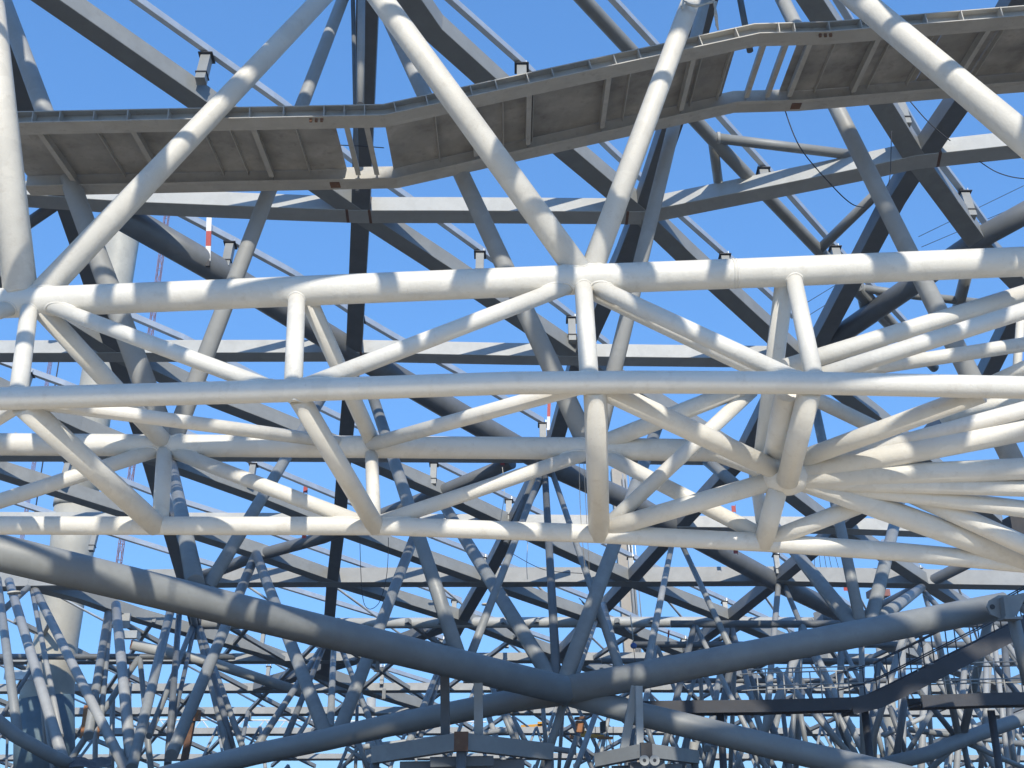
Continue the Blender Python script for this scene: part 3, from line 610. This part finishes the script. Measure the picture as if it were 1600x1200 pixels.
# ------------------------------------------------------------------ dark stair gangway, lower right
def stair():
    YS = 37.0
    def Q(x, y, d=0.0): return P(x, y, YS)+Y_*d
    e = thing('stair_gangway', 'dark steel stair gangway with railings climbing to the right edge', 'stairs', Q(1345, 1110))
    for nm, pts in (('walkway', ((1005, 1105), (1200, 1103), (1372, 1098))), ('walkway', ((1440, 1096), (1560, 1092), (1800, 1088))), ('flight', ((1330, 1104), (1372, 1094), (1410, 1076), (1592, 984), (1720, 914)))):
        gh = 0.25 if nm == 'flight' else 0.19
        sweep('side_girder', [Q(*p) for p in pts], [(-0.06, -gh), (0.06, -gh), (0.06, gh), (-0.06, gh)], DARK, e)
        sweep('side_girder', [Q(*p, 1.3) for p in pts], [(-0.06, -gh), (0.06, -gh), (0.06, gh), (-0.06, gh)], DARK, e)
        a = [Q(*p) for p in pts]
        vs, fs = [], []
        for p in a: vs += [p+Y_*0.06-Z_*0.05, p+Y_*1.24-Z_*0.05, p+Y_*1.24-Z_*0.02, p+Y_*0.06-Z_*0.02]
        for i in range(len(a)-1):
            for j in range(4): fs.append((4*i+j, 4*i+(j+1) % 4, 4*i+4+(j+1) % 4, 4*i+4+j))
        finish('deck', vs, fs, DARK, e)
        # joists below the deck and railing on both sides
        for s, t in zip(a, a[1:]):
            d = t-s; n = max(1, int(d.length/0.75))
            for k in range(n):
                p = s+d*(k/n)
                box('joist', p+Y_*0.65-Z_*0.09, X_*0.025, Y_*0.57, Z_*0.035, DARK, e)
                if nm == 'flight' or p.x > 7.6:
                    for yy in (0.0, 1.3):
                        vs, fs = tube_geo([p+Y_*yy, p+Y_*yy+Z_*1.15], 0.022, 8); finish('railing_post', vs, fs, LGREY if nm == 'walkway' else DARK, e, True)
            for yy in (0.0, 1.3):
                for hz in (0.62, 1.15):
                    s2 = s if (nm == 'flight' or s.x > 7.6) else V((7.6, s.y, s.z))
                    if s2.x < t.x:
                        vs, fs = tube_geo([s2+Y_*yy+Z_*hz, t+Y_*yy+Z_*hz], 0.022, 8); finish('handrail', vs, fs, LGREY if nm == 'walkway' else DARK, e, True)
    for px in (1360, 1130, 1560):
        p = Q(px, 1100, 0.65); vs, fs = tube_geo([V((p.x, p.y, 0)), p-Z_*0.15], 0.12, 12); finish('support_leg', vs, fs, DARK, e, True)
stair()

# ------------------------------------------------------------------ masts, cranes and other far things
def tapered(name, a, b, ra, rb, mat, parent=None, seg=40):
    vs, fs = [], []
    t = (b-a).normalized(); s = t.cross(Y_).normalized(); w = s.cross(t)
    for p, r in ((a, ra), (b, rb)):
        for j in range(seg):
            an = 2*math.pi*j/seg; vs.append(p+(s*math.cos(an)+w*math.sin(an))*r)
    for j in range(seg): fs.append((j, (j+1) % seg, seg+(j+1) % seg, seg+j))
    fs += [tuple(range(seg-1, -1, -1)), tuple(range(seg, 2*seg))]
    return finish(name, vs, fs, mat, parent, True)
YM = 66.0
e = thing('mast', 'thick leaning cream mast behind the left end of the structure', 'mast', P(55, 1190, YM))
def m_r(w, x, y): return wr(w, P(x, y, YM))
def lathe(name, rows, mat, parent, seg=40):
    vs, fs = [], []; q = [P(x, y, YM) for x, y, w in rows]
    for i, (x, y, w) in enumerate(rows):
        t = (q[min(i+1, len(q)-1)]-q[max(i-1, 0)]).normalized(); s_ = t.cross(Y_).normalized(); u = s_.cross(t); r = wr(w, q[i])
        for j in range(seg): vs.append(q[i]+(s_*math.cos(2*math.pi*j/seg)+u*math.sin(2*math.pi*j/seg))*r)
    for i in range(len(q)-1):
        for j in range(seg): fs.append((i*seg+j, i*seg+(j+1) % seg, (i+1)*seg+(j+1) % seg, (i+1)*seg+j))
    fs += [tuple(range(seg-1, -1, -1)), tuple((len(q)-1)*seg+j for j in range(seg))]
    return finish(name, vs, fs, mat, parent, True)
lathe('lower_shaft', [(70, 1110, 82), (74, 1085, 80), (88, 1000, 66), (98, 945, 64), (112, 860, 66), (122, 790, 70)], CREAM, e)
lathe('rim', [(121.5, 793, 73), (123, 782, 73)], CREAM, e)
lathe('upper_shaft', [(112, 850, 55), (150, 620, 54), (196, 338, 52), (205, 290, 51)], CREAM, e)
tapered('wrap', P(70, 1230, YM-0.5), P(69, 1092, YM-0.5), m_r(88, 70, 1120), m_r(88, 70, 1100), TEAL, e)
tapered('base', V((P(70, 1230, YM-0.5).x, YM-0.5, 0)), P(70, 1228, YM-0.5), m_r(88, 70, 1120), m_r(88, 70, 1100), TEAL, e)
box('bracket', P(30, 1055, YM-2.5), X_*0.7, Y_*0.3, Z_*0.25, GALV, e)
e = thing('mast', 'tan box mast with ladder behind the struts right of centre', 'mast', P(980, 1180, 80))
a, b = P(985, 1200, 80), P(962, 720, 80)
sweep('shaft', [V((a.x, a.y, 0)), P(990, 1060, 80), P(966, 735, 80)], rect(1.1, 1.1, -0.55), TAN, e, Y_)
for dx in (10, 15, 20): tube('ladder_rail', [(990+dx, 1060, 79), (966+dx-3, 740, 79)], GALV, w=2, parent=e, seg=6)
e = thing('mast', 'pale round mast far behind the right arm of the crossing', 'mast', P(1385, 1100, 85))
tapered('shaft', V((P(1385, 1100, 85).x, 85, 0)), P(1372, 935, 85), 0.55, 0.5, CREAM, e); box('head', P(1372, 928, 85), X_*0.7, Y_*0.7, Z_*0.25, REDL, e)
e = thing('mast', 'short pale mast standing behind the lower left thick pipe', 'mast', P(582, 1180, 80))
tapered('shaft', V((P(582, 1130, 80).x, 80, 0)), P(580, 1090, 80), 0.33, 0.33, LGREY, e)
def lattice(label, a, b, w, mat, n=26):
    e = thing('crane_mast', label, 'crane', b if b.z < a.z else a)
    up = (a-b).normalized(); s = up.cross(Y_).normalized()*w; d = Y_*w
    cs = [s+d, s-d, -s-d, -s+d]
    gs = [tube_geo([b+c, a+c], w*0.17, 6) for c in cs]
    vs, fs = merge(gs); finish('legs', vs, fs, mat, e)
    gs = []
    for k in range(n):
        p, q = b.lerp(a, k/n), b.lerp(a, (k+1)/n)
        for i in range(4):
            c1, c2 = cs[i], cs[(i+1) % 4]
            gs.append(tube_geo([p+c1, q+c2] if k % 2 else [p+c2, q+c1], w*0.1, 4)); gs.append(tube_geo([p+c1, p+c2], w*0.1, 4))
    vs, fs = merge(gs); o = finish('lacing', vs, fs, mat, e); o['kind'] = 'stuff'
CRG = 'red tower crane masts beyond the roof'
for a, b, w, lab in (((263, 320), (183, 900), 6.5, 'red lattice crane mast passing behind the left white prop'), ((82, 545), (25, 900), 4, 'thin red lattice crane mast at the left edge')):
    lattice(lab, P(*a, 110), P(*b, 110), w/2*117/F, REDL)
tag(tube('crane_cable', [(95, 545, 110), (50, 830, 110)], CABLE, w=2, seg=6), 'thin dark vertical line beside the thin red crane mast', 'cable')
tag(tube('drain_pipe', [(206, 1000, 72), (200, 1080, 72)], REDL, w=2.5, seg=6), 'thin red rod beside the cream mast at lower left', 'rod')
def staff(label, x, y0, y1, Y, w, red):
    e = thing('marker_board', label, 'board', P(x, y1, Y)); n = len(red)
    for i, c in enumerate(red):
        p, q = P(x-(i)*0.7, y0+(y1-y0)*i/n, Y), P(x-(i+1)*0.7, y0+(y1-y0)*(i+1)/n, Y); m = (p+q)/2
        box('segment', m, X_*wr(w, m), Y_*0.02, (p-q)/2*0.999, RED if c else WHITEP, e)
    p = P(x-n*0.7, y1+4, Y); box('foot', p, X_*wr(w*0.8, p), Y_*0.05, Z_*0.1, BLACK, e)
staff('red and white marker board standing on the dark round pipe', 327, 338, 408, 34.5, 8, (0, 1, 0))
staff('small red and white rod beside the post behind the central white post', 858, 630, 672, 46, 5, (1, 0))
staff('tiny red rod behind the strut right of the crossing', 1045, 985, 1005, 62, 2.5, (1, 0))
for x, y, Y, lab in ((477, 765, 52, 'tiny red flag left of centre between white braces'), (475, 836, 30, 'small red tape under the lowest white chord'), (785, 722, 47, 'small red rag on the dark pipe under the far chord'), (1146, 795, 55, 'tiny red sign behind white braces near the branch node'), (1149, 860, 54, 'tiny red rod under the lowest chord, right'), (1321, 918, 60, 'red cloth on the beam behind the right struts')):
    e = thing('red_tag', lab, 'tag', P(x, y, Y)); p = P(x, y, Y); k = cdepth(p)/F
    box('cloth', p, X_*3*k, Y_*0.01, Z_*5*k, RED, e); box('stem', p+X_*3.4*k, X_*0.4*k, Y_*0.01, Z_*7*k, REDL, e)
# yellow lifting gear in the distance
e = thing('lifting_gear', 'orange yellow lifting gear with brown motor box between struts below the crossing', 'machine', P(925, 1165, 60))
k = cdepth(P(925, 1150, 60))/F
for (x, y, w, h, m) in ((906, 1136, 11, 14, ORANGE), (906, 1122, 14, 3, RUST), (925, 1150, 30, 4, YELLOW), (945, 1153, 20, 3, ORANGE), (918, 1146, 10, 5, YELLOW), (942, 1136, 7, 14, BLACK), (895, 1152, 8, 4, ORANGE)):
    box('housing' if h > 6 else 'jib', P(x, y, 60+random.uniform(-.2, .2)), X_*w*k*0.6+Z_*k*random.uniform(-1.2, 1.2), Y_*0.3, Z_*h*k*0.6, m, e)
for x in (900, 913, 930, 948, 958): tube('chain', [(x, 1135, 60), (x, 1185, 60)], CABLE, w=1.2, parent=e, seg=5)
e = thing('yellow_boom', 'far yellow boom left of the crossing near the bottom', 'machine', P(835, 1135, 90))
box('boom', P(832, 1134, 90), X_*0.9+Z_*0.05, Y_*0.1, Z_*0.1, YELLOW, e); box('boom_tip', P(846, 1131, 90), X_*0.3, Y_*0.1, Z_*0.16, YELLOW, e)
# blue hook block on a line
e = thing('hook_block', 'small blue hook block hanging on a cord right of the crossing', 'hook', P(991, 1012, 48))
bm = bmesh.new(); bmesh.ops.create_uvsphere(bm, u_segments=16, v_segments=10, radius=0.14); me = bpy.data.meshes.new('block'); bm.to_mesh(me); bm.free(); link('block', me, BLUE, e, P(990, 1009, 48)).scale = (1, .7, .9)
tube('cord', [(985, 960, 48), (990, 1005, 48)], ROPE, w=2, parent=e, seg=6); tube('cord', [(990, 1012, 48), (993, 1040, 48)], CABLE, w=1.2, parent=e, seg=6)
# blackened box at the right edge, tarpaulin lower left, pipe stub with open end
tag(box('black_box', P(1590, 826, 22), X_*0.2, Y_*0.2, Z_*0.22, BLACK), 'black box at the right edge behind the white fan', 'box')
e = thing('open_pipe', 'pale pipe with an open end in front of the cream mast', 'pipe', P(205, 1010, 58))
tube('barrel', [(205, 1007, 58), (330, 1035, 60), (480, 1085, 62)], LGREY, w=16, parent=e); p = P(205, 1007, 58); d = (P(205, 1007, 58)-P(330, 1035, 60)).normalized()
vs, fs = tube_geo([p, p+d*0.01], wr(13, p), 24); finish('bore', vs, fs, ORANGE, e, True)
e = thing('tarpaulin', 'dark tarpaulin slung along the bottom left below the struts', 'tarp', P(140, 1195, 44))
vs = []; fs = []
for i in range(9):
    for j in range(4):
        x = 108+66*i/8; y = 1185+j*5-1.5*math.sin(i*0.9)-(2 if i > 5 else 0); p = P(x, y, 44-0.4*j); vs.append(p+Z_*0.05*random.uniform(-1, 1))
for i in range(8):
    for j in range(3): fs.append((i*4+j, i*4+j+1, i*4+j+5, i*4+j+4))
o = finish('sheet', vs, fs, BLACK, e); md = o.modifiers.new('thick', 'SOLIDIFY'); md.thickness = 0.02
e = thing('scaffold_bay', 'small pale scaffold with brown panel beside the banded struts, lower left', 'scaffold', P(180, 1120, 62))
for x in (150, 176): tube('standard', [(x, 1090, 62), (x-2, 1230, 62)], PGREY, w=8, parent=e, seg=10)
box('panel', P(143, 1128, 62), X_*0.5, Y_*0.05, Z_*0.85, ORANGE, e); box('panel', P(190, 970, 62), X_*0.45, Y_*0.1, Z_*0.4, LGREY, e); box('plate', P(205, 992, 61), X_*0.4, Y_*0.3, Z_*0.2, GALV, e)
e = thing('brown_post', 'brown square post with cap among the struts above the lower left pipe', 'post', P(290, 1195, 55))
sweep('shaft', [P(300, 1125, 55), P(283, 1215, 55)], rect(0.3, 0.3, -0.15), RUST, e, Y_); box('cap', P(303, 1118, 55), X_*0.27, Y_*0.27, Z_*0.25, ORANGE, e)
# distant white lattice edge of the roof
e = thing('far_lattice_girder', 'far white zigzag lattice girder low behind the left struts', 'girder', P(560, 1150, 120))
gs = [tube_geo([P(200, 1124, 120), P(760, 1128, 120)], 0.09, 6), tube_geo([P(200, 1146, 120), P(760, 1148, 120)], 0.09, 6)]
n = 34
for i in range(n):
    x = 200+560*i/n; gs.append(tube_geo([P(x, 1124 if i % 2 else 1146, 120), P(x+560/n, 1146 if i % 2 else 1124, 120)], 0.06, 5))
vs, fs = merge(gs); finish('lattice', vs, fs, WHITEP, e)
# ------------------------------------------------------------------ cables and ropes
CB = 'thin cables strung between the members'
def cable(pts, label, w=1.6, mat=CABLE, n=8):
    q = [pt(p) for p in pts]; r = wr(w, q[len(q)//2]); vs, fs = tube_geo(catmull(q, n) if len(q) > 2 else q, r, 6)
    tag(finish('cable', vs, fs, mat, None, True), label, 'cable', CB)
cable([(1224, 165, 27), (1250, 230, 27), (1300, 290, 27.5), (1330, 318, 28), (1350, 324, 29)], 'black cable hanging from the gangway gap to the grey strut, upper right', 1.8)
cable([(1415, 150, 27), (1450, 190, 27), (1485, 220, 27)], 'short black cable beside the big star node', 1.6)
cable([(1393, 205, 27), (1391, 270, 27), (1387, 290, 27)], 'thin cable hanging beside the pale prop near the big star node', 1.3)
cable([(1530, 252, 28), (1560, 270, 28), (1600, 279, 28), (1660, 276, 28)], 'black cable sagging at the right edge below the cross beam', 1.6)
for i, (a, b) in enumerate((((1435, 370), (1600, 290)), ((1440, 386), (1600, 318)), ((1262, 472), (1380, 400)), ((1265, 492), (1300, 470)))):
    cable([(a[0], a[1], 60), (b[0], b[1], 60)], ('uppermost faint line', 'second faint line', 'third faint line', 'short lowest faint line')[i]+' crossing the sky at the right behind the star node', 1.0)
cable([(510, 226, 21), (560, 228, 21), (600, 231, 21)], 'dark line crossing the left gap of the gangway', 1.5)
cable([(905, 720, 18), (907, 800, 18), (914, 890, 19)], 'pale cord hanging left of the central white post', 1.2, ROPE)
cable([(912, 720, 18), (916, 800, 18), (921, 895, 19)], 'second pale cord hanging beside the central white post', 1.0, ROPE)
cable([(562, 840, 40), (568, 940, 40), (590, 945, 40), (604, 900, 40), (607, 840, 40)], 'loop of thin cable hanging below the lowest chord, left of centre', 1.1)
cable([(800, 865, 50), (850, 890, 50), (910, 896, 50)], 'thin cable sagging below the lowest chord at centre', 1.1)
cable([(825, 842, 45), (823, 880, 45), (824, 905, 45)], 'thin vertical cord below the lowest chord at centre', 1.1, ROPE)
cable([(785, 730, 46), (788, 770, 46), (782, 815, 46)], 'thin cord hanging beside the node behind the far white chord', 1.1, ROPE)
e = thing('crane_lines', 'sheaf of thin crane lines hanging below the lowest white chord at right', 'cable', P(1288, 898, 95))
for i, x in enumerate((1272, 1280, 1288, 1295, 1305)):
    a, b = P(x, 868, 95), P(x+2+i*1.5, 898, 95); vs, fs = tube_geo([a, b], wr(0.9, a), 6); finish('line', vs, fs, CABLE, e, True)
e = thing('rope_tie', 'frayed white rope tied round the top of the roped prop', 'rope', P(1090, 5, 16.6))
for (a, b, c2) in (((1070, 2), (1085, 8), (1118, 3)), ((1072, 6), (1090, 10), (1116, 0)), ((1068, 0), (1066, 12), (1064, 10)), ((1116, 2), (1119, 22), (1122, 47)), ((1119, 3), (1117, 20), (1121, 44)), ((1115, 4), (1120, 25), (1119, 40))):
    q = catmull([P(*a, 16.5), P(*b, 16.35), P(*c2, 16.5)], 5); vs, fs = tube_geo(q, 0.018, 6); finish('strand', vs, fs, ROPE, e, True)
e = thing('rope_tie', 'dark wire bundle tied where the thick strut meets the dark beam, above the crossing', 'wire', P(928, 972, 38))
for i in range(7):
    q = catmull([P(905+i*4, 935+i*5, 39), P(925+random.uniform(-5, 5), 958+i*3, 38.4), P(930, 972, 38.6)], 5); vs, fs = tube_geo(q, 0.02, 5); finish('wire', vs, fs, CABLE if i % 2 else ROPE, e, True)
for i, (x, y, w, Y) in enumerate(((22, 926, 20, 49), (760, 944, 15, 40))):
    p, q = P(x-w*0.45, y-2, Y), P(x+w*0.45, y+2, Y); vs, fs = tube_geo([P(x, y-1, Y), P(x, y+1.5, Y)], wr(w, p), 16)
    tag(finish('strap_band', vs, fs, ROPE, None, True), ('pale strap band round the strut at the far left', 'pale strap band round the slim strut left of the crossing')[i], 'strap')
# ------------------------------------------------------------------ further bays of the strut work, far right and behind
def far_bays():
    rows = [(50, 8, 26, 4.4), (57, 7, 30, 4.6), (64, 6, 34, 5.0), (71, -2, 38, 5.2), (62, -30, -16, 5.6)]
    names = ['nearest far bay of dark struts at lower right', 'second far bay of struts at lower right', 'third far bay of struts at lower right', 'farthest bay of struts along the bottom', 'far bay of struts at the lower left behind the cream mast']
    for (Y, x0, x1, stp), lab in zip(rows, names):
        zr = Z0+SL*Y+CAMZ; zb = CAMZ-0.6
        e = thing('strut_bay', lab, 'struts', V(((x0+x1)/2, Y-3, zb)))
        lo = [V((x0-3, Y-3.2, zb+0.3)), V((x1+3, Y-3.2, zb+0.9))]
        tube('lower_chord', lo, GREY, r=0.22, parent=e, seg=16)
        zt = min(zr-0.1, 7.3+CAMZ)
        tube('upper_chord', [V((x0-1, Y, zt)), V((x1+1, Y, zt))], GREYB, r=0.16, parent=e, seg=12)
        x = x0; k = 0
        while x < x1:
            top = V((x+random.uniform(-.4, .4), Y, zt))
            for dx in (-stp/2, stp/2):
                b = V((x+dx+random.uniform(-.5, .5), Y-3.2, zb+0.4))
                tube('strut', [top, b], random.choice((GREY, GREY, GREYB, PGREY, PGREY)), r=random.choice((0.11, 0.14, 0.17)), parent=e, seg=12)
            if k % 2: tube('strut', [top, V((x+random.uniform(-1, 1), Y+3, zb+1))], PGREY, r=0.12, parent=e, seg=12)
            for xx in (x,):
                if k % 3 == 0: tube('leg', [V((xx, Y-3.2, 0)), V((xx, Y-3.2, zb+0.3))], GREYB, r=0.2, parent=e, seg=12)
            x += stp*random.uniform(0.8, 1.15); k += 1
far_bays()
def far_grid():
    def rp(x, y, off=0): return V((x, y, CAMZ+Z0+off+SL*y))
    e = thing('far_roof_grid', 'farthest part of the roof grid, thin crossing bars along the bottom', 'roof grid', rp(0, 78))
    for k in range(-9, 10):
        x = k*5.6+random.uniform(-.6, .6)
        sweep('diagonal_bar', [rp(x, 63, 0.02), rp(x+13, 88, 0.02)], rect(0.22, 0.26), GREY, e, RN)
        sweep('back_diagonal_bar', [rp(x+2, 63, 0.05), rp(x-12, 88, 0.05)], rect(0.2, 0.24), GREY, e, RN)
        tube('purlin', [rp(x+1.5, 60, 1.1), rp(x+14.5, 86, 1.1)], GALV, r=0.07, parent=e, seg=8)
    for i, (Y, n) in enumerate(((79, 17), (87, 19))):
        for k in range(n):
            x = (k-n/2)*4.6+random.uniform(-1, 1); t = rp(x, Y, -0.1)
            for dx in (-2.2, 1.9): tube('strut', [t, V((x+dx+random.uniform(-.5, .5), Y-2.5, CAMZ-1.5))], random.choice((GREY, GREYB, PGREY)), r=random.choice((0.09, 0.12)), parent=e, seg=10)
    for k in range(16):
        x = random.uniform(-30, 26); Y = random.uniform(68, 86); t = rp(x, Y, -0.1)
        tube('strut', [t, V((x+random.uniform(-3, 3), Y-random.uniform(2, 6), CAMZ-1.5))], random.choice((GREY, GREYB)), r=random.choice((0.1, 0.14)), parent=e, seg=10)
far_grid()

hz = box('haze', V((0, 0, 33)), X_*300, Y_*300, Z_*34, None)
hz['kind'] = 'stuff'
hm = bpy.data.materials.new('thin_haze'); hm.use_nodes = True; hn = hm.node_tree; hn.nodes.remove(hn.nodes['Principled BSDF'])
hv = hn.nodes.new('ShaderNodeVolumePrincipled'); hv.inputs['Color'].default_value = (0.86, 0.91, 1, 1); hv.inputs['Density'].default_value = 0.0010; hv.inputs['Anisotropy'].default_value = 0.2
hn.links.new(hv.outputs[0], hn.nodes['Material Output'].inputs['Volume']); hz.data.materials.clear(); hz.data.materials.append(hm)
